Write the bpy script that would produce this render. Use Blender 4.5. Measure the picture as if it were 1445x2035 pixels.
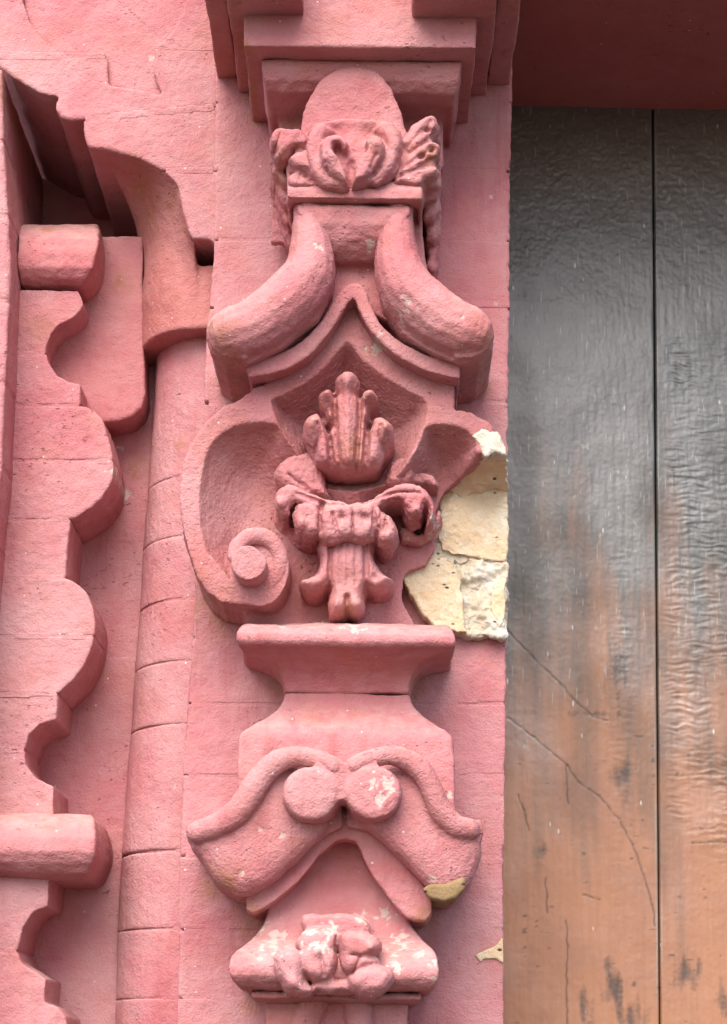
import bpy, bmesh, math
import numpy as np
from mathutils import Vector, Matrix

for o in list(bpy.data.objects):
    bpy.data.objects.remove(o)
scene = bpy.context.scene
COL = scene.collection

# ------------------------------------------------------------------ camera
F_PX, CX, CY = 4100.0, 722.5, 1017.5          # focal length and centre in photo pixels
DIST, EYE = 3.7, 1.6                          # metres from the wall plane, eye height
ROLL = math.radians(0.8)
vx, vy = 740 - CX, 2130 - CY                  # where lines square to the wall converge
ux = vx * math.cos(ROLL) + vy * math.sin(ROLL)
uy = -vx * math.sin(ROLL) + vy * math.cos(ROLL)
PITCH = math.atan2(uy, F_PX)
YAW = math.atan2(ux * math.cos(PITCH), F_PX)  # turned to the left
fwd = Vector((-math.sin(YAW) * math.cos(PITCH), math.cos(YAW) * math.cos(PITCH), math.sin(PITCH)))
rt0 = Vector((math.cos(YAW), math.sin(YAW), 0.0))
up0 = rt0.cross(fwd)
RT = rt0 * math.cos(ROLL) + up0 * math.sin(ROLL)
UPV = up0 * math.cos(ROLL) - rt0 * math.sin(ROLL)
EYEP = Vector((0.0, -DIST, EYE))
cam_d = bpy.data.cameras.new('camera')
cam = bpy.data.objects.new('camera', cam_d)
COL.objects.link(cam)
cam_d.sensor_fit = 'VERTICAL'
cam_d.sensor_height = 24.0
cam_d.lens = 24.0 * F_PX / 2035.0
cam_d.clip_start = 0.05
cam_d.clip_end = 500.0
M = Matrix((RT, UPV, -fwd)).transposed().to_4x4()
M.translation = EYEP
cam.matrix_world = M
scene.camera = cam

# ------------------------------------------------------------------ world, sun, exposure
SUN_EL, SUN_AZ = math.radians(48), math.radians(-14)   # azimuth seen from the wall, minus = left
world = bpy.data.worlds.new('World')
scene.world = world
world.use_nodes = True
wn = world.node_tree
wn.nodes.clear()
sky = wn.nodes.new('ShaderNodeTexSky')
sky.sky_type = 'NISHITA'
sky.sun_disc = False
sky.sun_elevation = SUN_EL
sky.dust_density = 2.5
sky.ozone_density = 0.8
sky.air_density = 1.0
sdir = Vector((math.sin(SUN_AZ) * math.cos(SUN_EL), -math.cos(SUN_AZ) * math.cos(SUN_EL), math.sin(SUN_EL)))
sky.sun_rotation = math.atan2(sdir.x, sdir.y)
bg = wn.nodes.new('ShaderNodeBackground')
bg.inputs['Strength'].default_value = 0.10
wo = wn.nodes.new('ShaderNodeOutputWorld')
wn.links.new(sky.outputs[0], bg.inputs['Color'])
wn.links.new(bg.outputs[0], wo.inputs['Surface'])
sun_d = bpy.data.lights.new('sun', 'SUN')
sun_d.energy = 1.5
sun_d.angle = math.radians(58)
sun_d.color = (1.0, 0.94, 0.85)
sun = bpy.data.objects.new('sun', sun_d)
COL.objects.link(sun)
sun.rotation_euler = (-sdir).to_track_quat('-Z', 'Y').to_euler()
scene.view_settings.view_transform = 'Standard'
scene.view_settings.look = 'None'
scene.view_settings.gamma = 1.0
scene.view_settings.use_curve_mapping = False
scene.view_settings.exposure = 1.80

# ------------------------------------------------------------------ helpers
PXM = 1068.0                                   # photo pixels in a metre at the wall


def U(px, py, d):
    """point seen at photo pixel (px,py) on the plane d metres in front of the pilaster wall"""
    r = fwd + RT * ((px - CX) / F_PX) + UPV * ((CY - py) / F_PX)
    t = (-d - EYEP.y) / r.y
    return EYEP + r * t


rng = np.random.default_rng(7)
PERM = rng.permutation(256)
PERM = np.concatenate([PERM, PERM, PERM])
GR = rng.normal(size=(256, 3))
GR /= np.linalg.norm(GR, axis=1)[:, None]


def pnoise(P, s, off=0.0):
    Q = P * s + off
    I = np.floor(Q).astype(np.int64)
    Fr = Q - I
    I &= 255
    W = Fr * Fr * Fr * (Fr * (Fr * 6 - 15) + 10)
    out = np.zeros(len(P))
    for a in (0, 1):
        for b in (0, 1):
            for c in (0, 1):
                h = PERM[PERM[PERM[(I[:, 0] + a) & 255] + ((I[:, 1] + b) & 255)] + ((I[:, 2] + c) & 255)]
                g = GR[h]
                dv = g[:, 0] * (Fr[:, 0] - a) + g[:, 1] * (Fr[:, 1] - b) + g[:, 2] * (Fr[:, 2] - c)
                w = (W[:, 0] if a else 1 - W[:, 0]) * (W[:, 1] if b else 1 - W[:, 1]) * (W[:, 2] if c else 1 - W[:, 2])
                out += w * dv
    return out * 1.6


def smooth_line(pts, n=4, closed=True):
    """Catmull-Rom through the points"""
    P = [tuple(p) for p in pts]
    N = len(P)
    out = []
    for i in range(N if closed else N - 1):
        p0 = P[(i - 1) % N] if closed or i > 0 else P[i]
        p1 = P[i]
        p2 = P[(i + 1) % N]
        p3 = P[(i + 2) % N] if closed or i + 2 < N else p2
        for k in range(n):
            t = k / n
            out.append(tuple(0.5 * (2 * b + (c - a) * t + (2 * a - 5 * b + 4 * c - e) * t * t + (3 * b - a - 3 * c + e) * t ** 3)
                             for a, b, c, e in zip(p0, p1, p2, p3)))
    if not closed:
        out.append(P[-1])
    return out


class Solid:
    def __init__(self):
        self.v, self.f = [], []

    def rings(self, rings):
        n = len(rings[0])
        b = len(self.v)
        for r in rings:
            self.v += [tuple(p) for p in r]
        for k in range(len(rings) - 1):
            for i in range(n):
                j = (i + 1) % n
                self.f.append((b + k * n + i, b + k * n + j, b + (k + 1) * n + j, b + (k + 1) * n + i))
        self.f.append(tuple(b + i for i in range(n))[::-1])
        e = b + (len(rings) - 1) * n
        self.f.append(tuple(e + i for i in range(n)))
        return self

    def ex(self, pts, d1, d0=0.0, sm=0):
        """prism: outline as seen at depth d1, carried straight back to d0"""
        if sm:
            pts = smooth_line(pts, sm)
        w = [U(x, y, d1) for x, y in pts]
        return self.rings([[(p.x, -d0, p.z) for p in w], [(p.x, -d1, p.z) for p in w]])

    def dome(self, pts, d0, d1, d2, sm=3, steps=((.93, .45), (.8, .75), (.6, .92), (.3, 1.0))):
        if sm:
            pts = smooth_line(pts, sm)
        w = [U(x, y, d1) for x, y in pts]
        cx = sum(p.x for p in w) / len(w)
        cz = sum(p.z for p in w) / len(w)
        R = [[(p.x, -d0, p.z) for p in w], [(p.x, -d1, p.z) for p in w]]
        for s, h in steps:
            R.append([(cx + (p.x - cx) * s, -(d1 + (d2 - d1) * h), cz + (p.z - cz) * s) for p in w])
        return self.rings(R)

    def tube(self, path, k=1.0, n=14, sm=3):
        if sm:
            path = smooth_line(path, sm, closed=False)
        W = [U(x, y, d) for x, y, d, r in path]
        R = []
        for i, (x, y, d, r) in enumerate(path):
            t = (W[min(i + 1, len(W) - 1)] - W[max(i - 1, 0)]).normalized()
            a = t.cross(Vector((0, -1, 0))).normalized()
            b = a.cross(t).normalized()
            rr = r / PXM
            R.append([tuple(W[i] + a * (rr * math.cos(q)) + b * (rr * k * math.sin(q)))
                      for q in [2 * math.pi * j / n for j in range(n)]])
        t0 = (W[0] - W[1]).normalized() * (path[0][3] / PXM)
        t1 = (W[-1] - W[-2]).normalized() * (path[-1][3] / PXM)
        def shr(ring, c, s, off):
            return [tuple(c + (Vector(p) - c) * s + off) for p in ring]
        R = [shr(R[0], W[0], .35, t0 * .8), shr(R[0], W[0], .8, t0 * .45)] + R + \
            [shr(R[-1], W[-1], .8, t1 * .45), shr(R[-1], W[-1], .35, t1 * .8)]
        return self.rings(R)

    def ell(self, px, py, d, rx, ry, rd, rot=0.0, n=14):
        c = U(px, py, d)
        R = []
        for i in range(1, 9):
            th = math.pi * i / 9
            ring = []
            for j in range(n):
                q = 2 * math.pi * j / n
                x = rx / PXM * math.sin(th) * math.cos(q)
                z = ry / PXM * math.cos(th)
                x, z = x * math.cos(rot) - z * math.sin(rot), x * math.sin(rot) + z * math.cos(rot)
                ring.append((c.x + x, c.y + rd * math.sin(th) * math.sin(q), c.z + z))
            R.append(ring)
        return self.rings(R)

    def stack(self, rows, back=0.0):
        R = []
        for y, xl, xr, d in rows:
            a, b = U(xl, y, d), U(xr, y, d)
            z = (a.z + b.z) / 2
            R.append([(a.x, -back, z), (b.x, -back, z), (b.x, -d, z), (a.x, -d, z)])
        return self.rings(R)

    def grid(self, X, Z, H, d0):
        """closed relief: front height field H(x,z), flat back at d0"""
        nx, nz = H.shape
        b = len(self.v)
        for D in (H, np.full_like(H, d0)):
            self.v += list(zip(X.ravel().tolist(), (-D).ravel().tolist(), Z.ravel().tolist()))
        N = nx * nz
        for s in (0, 1):
            o = b + s * N
            for i in range(nx - 1):
                for j in range(nz - 1):
                    q = (o + i * nz + j, o + (i + 1) * nz + j, o + (i + 1) * nz + j + 1, o + i * nz + j + 1)
                    self.f.append(q if s == 0 else q[::-1])
        rim = [(i, 0) for i in range(nx)] + [(nx - 1, j) for j in range(1, nz)] + \
              [(i, nz - 1) for i in range(nx - 2, -1, -1)] + [(0, j) for j in range(nz - 2, 0, -1)]
        for k in range(len(rim)):
            (i, j), (p, q) = rim[k], rim[(k + 1) % len(rim)]
            self.f.append((b + i * nz + j, b + N + i * nz + j, b + N + p * nz + q, b + p * nz + q))
        return self


def wpoly(pts, d):
    return np.array([(p.x, p.z) for p in (U(x, y, d) for x, y in pts)])


def sdist(poly, X, Z):
    x, z = X.ravel(), Z.ravel()
    best = np.full(x.shape, 1e9)
    ins = np.zeros(x.shape, bool)
    n = len(poly)
    for i in range(n):
        ax, az = poly[i]
        bx, bz = poly[(i + 1) % n]
        ex_, ez = bx - ax, bz - az
        t = np.clip(((x - ax) * ex_ + (z - az) * ez) / (ex_ * ex_ + ez * ez + 1e-12), 0, 1)
        best = np.minimum(best, (x - ax - t * ex_) ** 2 + (z - az - t * ez) ** 2)
        c = ((az > z) != (bz > z)) & (x < (bx - ax) * (z - az) / (bz - az + 1e-15) + ax)
        ins ^= c
    s = np.sqrt(best)
    return np.where(ins, s, -s).reshape(X.shape)


def relief(lobes, grooves=(), bumps=(), lp=.2, step=.0021, back=-.02):
    """carved lobes: (outline px, edge depth, crown depth, rim width px); grooves: (line px, depth, width px); bumps: (px, py, r px, depth)"""
    allp = [p for l in lobes for p in l[0]]
    q0 = U(min(p[0] for p in allp) - 6, max(p[1] for p in allp) + 6, lp)
    q1 = U(max(p[0] for p in allp) + 6, min(p[1] for p in allp) - 6, lp)
    X, Z = np.meshgrid(np.arange(q0.x, q1.x, step), np.arange(q0.z, q1.z, step), indexing='ij')
    P = np.stack([X.ravel(), 0 * X.ravel(), Z.ravel()], 1)
    wob = 1.6 * (pnoise(P, 35.0, 2.0) + .6 * pnoise(P, 90.0, 4.0)).reshape(X.shape)
    H = np.full(X.shape, back)
    for pts, d0, d1, w in lobes:
        sd = sdist(wpoly(smooth_line(pts, 2), (d0 + d1) / 2), X, Z) * PXM + wob
        t = np.clip(sd / w, 0, 1)
        h = d0 + (d1 - d0) * np.sqrt(1 - (1 - t) ** 2)
        H = np.where(sd > 0, np.maximum(H, h), H)
    solid_ = H > back + .005
    for line, dep, w in grooves:
        best = np.full(X.shape, 1e9)
        L = wpoly(smooth_line(line, 3, False), lp)
        for (ax, az), (bx, bz) in zip(L[:-1], L[1:]):
            ex_, ez = bx - ax, bz - az
            t = np.clip(((X - ax) * ex_ + (Z - az) * ez) / (ex_ * ex_ + ez * ez + 1e-12), 0, 1)
            best = np.minimum(best, np.hypot(X - ax - t * ex_, Z - az - t * ez))
        H = np.where(solid_, H - dep * np.clip(1 - best * PXM / w, 0, 1), H)
    for x, y, r, dep in bumps:
        c = U(x, y, lp)
        H = np.where(solid_, H + dep * np.exp(-((X - c.x) ** 2 + (Z - c.z) ** 2) / (r / PXM) ** 2), H)
    return Solid().grid(X, Z, H, back - .02)


def ragged(pts, amp, n=5):
    out = []
    for i, (x, y) in enumerate(pts):
        x2, y2 = pts[(i + 1) % len(pts)]
        for k in range(n):
            t = k / n
            out.append((x + (x2 - x) * t + rng.uniform(-amp, amp), y + (y2 - y) * t + rng.uniform(-amp, amp)))
    return out


# pale splashes and chips on the paint: (px, py, depth, radius px)
CHIPS = [(805, 640, .2, 22), (745, 690, .17, 26), (795, 650, .2, 16), (905, 632, .28, 18), (635, 488, .28, 12), (737, 480, .26, 12),
         (768, 1560, .29, 34), (750, 1590, .29, 22), (640, 1865, .28, 34), (660, 1845, .28, 22), (610, 1880, .28, 18), (545, 1868, .2, 34),
         (520, 1890, .24, 18), (795, 1865, .2, 26), (785, 1915, .26, 22), (865, 1918, .26, 15), (830, 1895, .24, 14), (862, 1945, .26, 9),
         (760, 1820, .16, 26), (720, 1825, .16, 22), (650, 988, .19, 22), (865, 1065, .05, 18), (810, 1085, .05, 9), (735, 280, .33, 10),
         (975, 390, 0, 9), (1003, 380, 0, 7), (990, 600, 0, 9), (430, 1360, 0, 5), (897, 1585, .18, 14), (900, 1600, .18, 10),
         (560, 1660, .25, 10), (520, 1645, .25, 8), (487, 1740, .2, 9), (700, 1240, .2, 26), (560, 1243, .18, 20), (860, 1755, .2, 12),
         (300, 108, 0, 12), (322, 230, 0, 6), (345, 1560, -.1, 8), (240, 960, -.2, 18), (230, 860, -.2, 14)]
GRIME_SHADE = [(425, 1228, 0, 55), (400, 1200, 0, 40), (505, 1838, 0, 48), (470, 1770, .05, 45), (548, 1368, 0, 28), (828, 1368, 0, 26), (492, 195, 0, 30), (505, 240, 0, 24),  # real dirt spots, plus hollows darkened by hand as painted crevice shade
          (300, 430, -.15, 42), (345, 412, -.1, 30), (270, 350, -.05, 45), (500, 2000, 0, 30), (845, 1840, 0, 34), (440, 690, .2, 45), (970, 700, .2, 36), (420, 640, -.02, 18),
          (545, 1060, .05, 30), (700, 940, .06, 40), (95, 450, -.12, 20), (100, 690, -.2, 40), (60, 350, -.4, 60), (475, 800, 0, 30), (410, 1760, .1, 40), (690, 1225, .1, 26),
          (560, 350, .2, 30), (858, 330, .25, 30), (400, 500, -.02, 22), (240, 560, -.2, 40), (350, 860, -.06, 20), (265, 900, -.2, 40)]
GS = [((lambda p: (p.x, p.z))(U(x, y, d)), r / PXM) for x, y, d, r in GRIME_SHADE]
CH = [((lambda p: (p.x, p.z))(U(x, y, d)), r / PXM) for x, y, d, r in CHIPS]


def mesh_from(name, verts, faces):
    me = bpy.data.meshes.new(name)
    me.from_pydata(verts, [], faces)
    me.update()
    return me


def finish(me, disp, seed, mat, chips=True):
    n = len(me.vertices)
    co = np.empty(n * 3, dtype=np.float32)
    me.vertices.foreach_get('co', co)
    co = co.reshape(-1, 3).astype(np.float64)
    no = np.empty(n * 3, dtype=np.float32)
    me.vertex_normals.foreach_get('vector', no)
    no = no.reshape(-1, 3).astype(np.float64)
    h = np.zeros(n)
    for amp, s in disp:
        h += amp * pnoise(co, s, seed * 3.71)
    if chips:
        a = np.zeros(n)
        for (cx, cz), r in CH:
            dd = np.hypot(co[:, 0] - cx, co[:, 2] - cz)
            m = dd < r * 1.3
            if m.any():
                k = pnoise(co[m], 70.0, 5.0) * 1.1 + pnoise(co[m], 170.0, 9.0) * .7
                a[m] = np.maximum(a[m], np.clip((1.0 - dd[m] / r) * 1.0 + k - .05, 0, 1))
        at = me.attributes.new('chip', 'FLOAT', 'POINT')
        at.data.foreach_set('value', a.astype(np.float32))
        h -= .0015 * np.clip(a, 0, 1)
        g = np.zeros(n)
        for (cx, cz), r in GS:
            dd = np.hypot(co[:, 0] - cx, co[:, 2] - cz)
            m = dd < r * 1.3
            if m.any():
                k = pnoise(co[m], 30.0, 5.0) * .9 + pnoise(co[m], 90.0, 9.0) * .5
                g[m] = np.maximum(g[m], np.clip((1.0 - dd[m] / r) * 1.0 + k * (1.2 - dd[m] / r), 0, 1))
        at = me.attributes.new('grime_shade', 'FLOAT', 'POINT')
        at.data.foreach_set('value', g.astype(np.float32))
    co += no * h[:, None]
    me.vertices.foreach_set('co', co.astype(np.float32).ravel())
    me.polygons.foreach_set('use_smooth', np.ones(len(me.polygons), dtype=bool))
    me.materials.clear()
    me.materials.append(mat)
    me.update()


SEED = [1]
DEF = ((.0035, 9), (.0016, 35), (.0008, 110))
GRAIN = ((.003, 9), (.0014, 30), (.0007, 80), (.0005, 200))
ROUGH = ((.004, 10), (.0024, 32), (.0013, 80), (.0007, 190))
FLAT = ((.0030, 6), (.0013, 24), (.0007, 90))


def part(name, parent, solid, mat, voxel=.004, it=3, disp=DEF, label=None, chips=True):
    """carve the joined solids into one worn surface"""
    me = mesh_from(name, solid.v, solid.f)
    tmp = bpy.data.objects.new('tmp', me)
    COL.objects.link(tmp)
    m = tmp.modifiers.new('r', 'REMESH')
    m.mode = 'VOXEL'
    m.voxel_size = voxel
    m.adaptivity = 0.0
    if it:
        s = tmp.modifiers.new('s', 'SMOOTH')
        s.factor = .5
        s.iterations = it
    dg = bpy.context.evaluated_depsgraph_get()
    out = bpy.data.meshes.new_from_object(tmp.evaluated_get(dg))
    bpy.data.objects.remove(tmp)
    bpy.data.meshes.remove(me)
    finish(out, disp, SEED[0], mat, chips)
    out.name = name
    o = bpy.data.objects.new(name, out)
    COL.objects.link(o)
    if parent is not None:
        o.parent = parent
        o.matrix_parent_inverse = base_inv(parent)
    if label:
        o['label'] = label
    return o


def base_inv(p):
    m = Matrix.Identity(4)
    while p is not None:
        m = m @ p.matrix_parent_inverse.inverted() if False else m
        if p.type == 'EMPTY':
            return Matrix.Translation(-p.location)
        p = None
    return m


def thing(name, label, cat, at, group=None):
    o = bpy.data.objects.new(name, None)
    COL.objects.link(o)
    o.location = at
    o.empty_display_size = .1
    o['label'] = label
    o['category'] = cat
    o['kind'] = 'thing'
    if group:
        o['group'] = group
    return o


# ------------------------------------------------------------------ materials
def nt_new(name):
    m = bpy.data.materials.new(name)
    m.use_nodes = True
    nt = m.node_tree
    nt.nodes.clear()
    out = nt.nodes.new('ShaderNodeOutputMaterial')
    b = nt.nodes.new('ShaderNodeBsdfPrincipled')
    nt.links.new(b.outputs[0], out.inputs['Surface'])
    return m, nt, b


def N(nt, typ, **kw):
    n = nt.nodes.new(typ)
    for k, v in kw.items():
        if k in n.inputs:
            n.inputs[k].default_value = v
        else:
            setattr(n, k, v)
    return n


def noise(nt, scale, detail=3.0, rough=.55, vec=None):
    n = N(nt, 'ShaderNodeTexNoise', Scale=scale, Detail=detail, Roughness=rough)
    if vec is not None:
        nt.links.new(vec, n.inputs['Vector'])
    return n.outputs['Fac']


def ramp(nt, fac, lo, hi, a=0.0, b=1.0):
    n = nt.nodes.new('ShaderNodeMapRange')
    n.inputs['From Min'].default_value = lo
    n.inputs['From Max'].default_value = hi
    n.inputs['To Min'].default_value = a
    n.inputs['To Max'].default_value = b
    nt.links.new(fac, n.inputs['Value'])
    return n.outputs[0]


def mixc(nt, fac, a, b):
    n = nt.nodes.new('ShaderNodeMix')
    n.data_type = 'RGBA'
    for sock, v in ((n.inputs[0], fac), (n.inputs[6], a), (n.inputs[7], b)):
        if hasattr(v, 'is_linked') or isinstance(v, bpy.types.NodeSocket):
            nt.links.new(v, sock)
        elif isinstance(v, (int, float)):
            sock.default_value = v
        else:
            sock.default_value = (*v, 1.0)
    return n.outputs[2]


def math_n(nt, op, a, b=None):
    n = nt.nodes.new('ShaderNodeMath')
    n.operation = op
    for i, v in enumerate((a, b)):
        if v is None:
            continue
        if isinstance(v, (int, float)):
            n.inputs[i].default_value = v
        else:
            nt.links.new(v, n.inputs[i])
    return n.outputs[0]


def paint(name, base, pale, warm, grain=.5, dust=.5, bs=60):
    base, pale, warm = [tuple(.78 * q for q in k) for k in (base, pale, warm)]
    m, nt, b = nt_new(name)
    tc = nt.nodes.new('ShaderNodeTexCoord').outputs['Object']
    c = mixc(nt, ramp(nt, noise(nt, 4.5, 5, .7, tc), .36, .64), base, pale)
    c = mixc(nt, ramp(nt, noise(nt, 8.0, 5, .7, tc), .5, .70, 0, .6), c, warm)
    # thin brushed second coat
    mp = nt.nodes.new('ShaderNodeMapping')
    mp.inputs['Scale'].default_value = (26, 26, 90)
    nt.links.new(tc, mp.inputs['Vector'])
    c = mixc(nt, ramp(nt, noise(nt, 1.0, 4, .6, mp.outputs[0]), .45, .8, 0, .28), c, pale)
    ms = nt.nodes.new('ShaderNodeMapping')
    ms.inputs['Scale'].default_value = (38, 38, 3.2)
    nt.links.new(tc, ms.inputs['Vector'])
    c = mixc(nt, math_n(nt, 'MULTIPLY', ramp(nt, noise(nt, 1.0, 3, .6, ms.outputs[0]), .52, .72, 0, .5), ramp(nt, noise(nt, 2.6, 2, .5, tc), .45, .62)), c, tuple(q * w for q, w in zip(base, (.78, .62, .58))))
    c = mixc(nt, ramp(nt, noise(nt, 1.9, 4, .75, tc), .52, .66, 0, .5), c, tuple(min(1, q * w) for q, w in zip(pale, (1.06, 1.22, 1.2))))
    # dust that settled on what faces up
    geo = nt.nodes.new('ShaderNodeNewGeometry')
    sep = nt.nodes.new('ShaderNodeSeparateXYZ')
    nt.links.new(geo.outputs['Normal'], sep.inputs[0])
    upf = ramp(nt, sep.outputs['Z'], .35, .95)
    dn = ramp(nt, noise(nt, 38, 5, .7, tc), .35, .65)
    c = mixc(nt, math_n(nt, 'MULTIPLY', math_n(nt, 'MULTIPLY', upf, dn), dust), c, (.46, .39, .33))
    # lime specks
    vo = N(nt, 'ShaderNodeTexVoronoi', Scale=42.0)
    nt.links.new(tc, vo.inputs['Vector'])
    sel = nt.nodes.new('ShaderNodeSeparateColor')
    nt.links.new(vo.outputs['Color'], sel.inputs[0])
    spot = math_n(nt, 'MULTIPLY', ramp(nt, vo.outputs['Distance'], .10, .06), math_n(nt, 'GREATER_THAN', sel.outputs[0], .80))
    c = mixc(nt, math_n(nt, 'MULTIPLY', spot, .8), c, (.62, .55, .52))
    # small dark pits and scratches
    mq = nt.nodes.new('ShaderNodeMapping')
    mq.inputs['Scale'].default_value = (95, 95, 150)
    mq.inputs['Rotation'].default_value = (0, .5, 0)
    nt.links.new(tc, mq.inputs['Vector'])
    pit = math_n(nt, 'MULTIPLY', ramp(nt, noise(nt, 1.0, 2, .5, mq.outputs[0]), .66, .74), ramp(nt, noise(nt, 6, 2, .6, tc), .5, .66))
    c = mixc(nt, math_n(nt, 'MULTIPLY', pit, .6), c, (.20, .06, .05))
    # brown grime, with crevice shade painted in the same brown
    ag = N(nt, 'ShaderNodeAttribute', attribute_name='grime_shade')
    c = mixc(nt, math_n(nt, 'MULTIPLY', ag.outputs['Fac'], ramp(nt, noise(nt, 45, 4, .7, tc), .3, .65, .15, .75)), c, (.30, .13, .055))
    # chips
    at = N(nt, 'ShaderNodeAttribute', attribute_name='chip')
    cf = math_n(nt, 'ADD', at.outputs['Fac'], ramp(nt, noise(nt, 130, 3, .6, tc), .3, .7, -.25, .25))
    chip = ramp(nt, cf, .40, .80)
    c = mixc(nt, math_n(nt, 'MULTIPLY', chip, .6), c, (.52, .47, .41))
    nt.links.new(c, b.inputs['Base Color'])
    b.inputs['Roughness'].default_value = .72
    b.inputs['Specular IOR Level'].default_value = .28
    h = math_n(nt, 'MULTIPLY', noise(nt, 260, 2, .6, tc), grain * .55)
    h = math_n(nt, 'ADD', h, math_n(nt, 'MULTIPLY', noise(nt, bs, 4, .6, tc), grain))
    h = math_n(nt, 'SUBTRACT', h, math_n(nt, 'MULTIPLY', pit, .6))
    bp = N(nt, 'ShaderNodeBump', Strength=.85, Distance=.008)
    nt.links.new(h, bp.inputs['Height'])
    nt.links.new(bp.outputs[0], b.inputs['Normal'])
    return m


PINK = paint('pink_paint', (.51, .155, .170), (.57, .255, .258), (.52, .18, .135))
PINKW = paint('pink_paint_wall', (.52, .168, .190), (.59, .285, .293), (.54, .20, .17), grain=.5)
PINKR = paint('pink_paint_coarse', (.51, .162, .174), (.57, .258, .26), (.52, .18, .135), grain=.5, bs=150)
PINK_BOUNCE = paint('pink_paint_warm_bounce', (.51, .165, .155), (.56, .24, .225), (.51, .165, .105))  # pink paint with warm bounced light mixed into its colour
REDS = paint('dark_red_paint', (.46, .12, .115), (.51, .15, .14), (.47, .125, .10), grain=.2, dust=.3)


def stone(name, a, bcol, c2, grain):
    a, bcol, c2 = [tuple(.82 * q for q in k) for k in (a, bcol, c2)]
    m, nt, b = nt_new(name)
    tc = nt.nodes.new('ShaderNodeTexCoord').outputs['Object']
    c = mixc(nt, ramp(nt, noise(nt, 14, 5, .65, tc), .35, .65), a, bcol)
    c = mixc(nt, ramp(nt, noise(nt, 45, 4, .6, tc), .52, .75, 0, .8), c, c2)
    mp = nt.nodes.new('ShaderNodeMapping')
    mp.inputs['Scale'].default_value = (55, 55, 95)
    nt.links.new(tc, mp.inputs['Vector'])
    v2 = N(nt, 'ShaderNodeTexVoronoi', Scale=1.0)
    nt.links.new(mp.outputs[0], v2.inputs['Vector'])
    s2 = nt.nodes.new('ShaderNodeSeparateColor')
    nt.links.new(v2.outputs['Color'], s2.inputs[0])
    pit = math_n(nt, 'MULTIPLY', ramp(nt, v2.outputs['Distance'], .30, .16), math_n(nt, 'GREATER_THAN', s2.outputs[1], .80))
    c = mixc(nt, pit, c, (.10, .05, .03))
    nt.links.new(c, b.inputs['Base Color'])
    b.inputs['Roughness'].default_value = .9
    b.inputs['Specular IOR Level'].default_value = .15
    h = math_n(nt, 'ADD', math_n(nt, 'MULTIPLY', noise(nt, 90, 5, .7, tc), grain), math_n(nt, 'MULTIPLY', pit, -.5))
    bp = N(nt, 'ShaderNodeBump', Strength=.7, Distance=.008)
    nt.links.new(h, bp.inputs['Height'])
    nt.links.new(bp.outputs[0], b.inputs['Normal'])
    return m


STONE = stone('bare_yellow_stone', (.88, .71, .50), (.82, .60, .38), (.90, .82, .68), 1.4)
STONE_SHADED = stone('stone_in_shade', (.34, .23, .12), (.28, .18, .09), (.44, .34, .22), .8)  # bare stone darkened by hand; the chip's underside shade is in the colour
LIME = stone('lime_mortar', (.82, .76, .66), (.72, .60, .44), (.86, .82, .75), 1.9)


def wood():
    m, nt, b = nt_new('varnished_wood')
    tc = nt.nodes.new('ShaderNodeTexCoord').outputs['Object']
    mp = nt.nodes.new('ShaderNodeMapping')
    mp.inputs['Scale'].default_value = (70, 70, 2.2)
    nt.links.new(tc, mp.inputs['Vector'])
    g = noise(nt, 1.0, 5, .6, mp.outputs[0])
    c = mixc(nt, ramp(nt, g, .3, .7), (.30, .135, .072), (.345, .163, .09))
    c = mixc(nt, ramp(nt, noise(nt, 5, 4, .6, tc), .45, .7, 0, .6), c, (.24, .118, .082))
    at = N(nt, 'ShaderNodeAttribute', attribute_name='varnish_shade')
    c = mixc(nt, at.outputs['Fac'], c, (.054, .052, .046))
    a2 = N(nt, 'ShaderNodeAttribute', attribute_name='crack')
    c = mixc(nt, math_n(nt, 'MULTIPLY', a2.outputs['Fac'], .9), c, (.035, .03, .028))
    a3 = N(nt, 'ShaderNodeAttribute', attribute_name='fleck')
    c = mixc(nt, math_n(nt, 'MULTIPLY', a3.outputs['Fac'], .55), c, (.34, .33, .29))
    mp2 = nt.nodes.new('ShaderNodeMapping')
    mp2.inputs['Scale'].default_value = (60, 60, 22)
    nt.links.new(tc, mp2.inputs['Vector'])
    v = N(nt, 'ShaderNodeTexVoronoi', Scale=1.0)
    nt.links.new(mp2.outputs[0], v.inputs['Vector'])
    sc = nt.nodes.new('ShaderNodeSeparateColor')
    nt.links.new(v.outputs['Color'], sc.inputs[0])
    sp = math_n(nt, 'MULTIPLY', ramp(nt, v.outputs['Distance'], .16, .08), math_n(nt, 'GREATER_THAN', sc.outputs[0], .93))
    c = mixc(nt, math_n(nt, 'MULTIPLY', sp, .7), c, (.5, .5, .46))
    nt.links.new(c, b.inputs['Base Color'])
    nt.links.new(ramp(nt, noise(nt, 12, 4, .6, tc), .3, .7, .45, .6), b.inputs['Roughness'])
    b.inputs['Specular IOR Level'].default_value = .4
    gl = N(nt, 'ShaderNodeAttribute', attribute_name='gloss')
    nt.links.new(gl.outputs['Fac'], b.inputs['Coat Weight'])
    b.inputs['Coat IOR'].default_value = 1.75
    b.inputs['Coat Roughness'].default_value = .42
    h = math_n(nt, 'ADD', math_n(nt, 'MULTIPLY', noise(nt, 80, 4, .65, tc), .45), math_n(nt, 'MULTIPLY', g, .5))
    bp = N(nt, 'ShaderNodeBump', Strength=.16, Distance=.006)
    nt.links.new(h, bp.inputs['Height'])
    nt.links.new(bp.outputs[0], b.inputs['Normal'])
    nt.links.new(bp.outputs[0], b.inputs['Coat Normal'])
    return m


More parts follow.
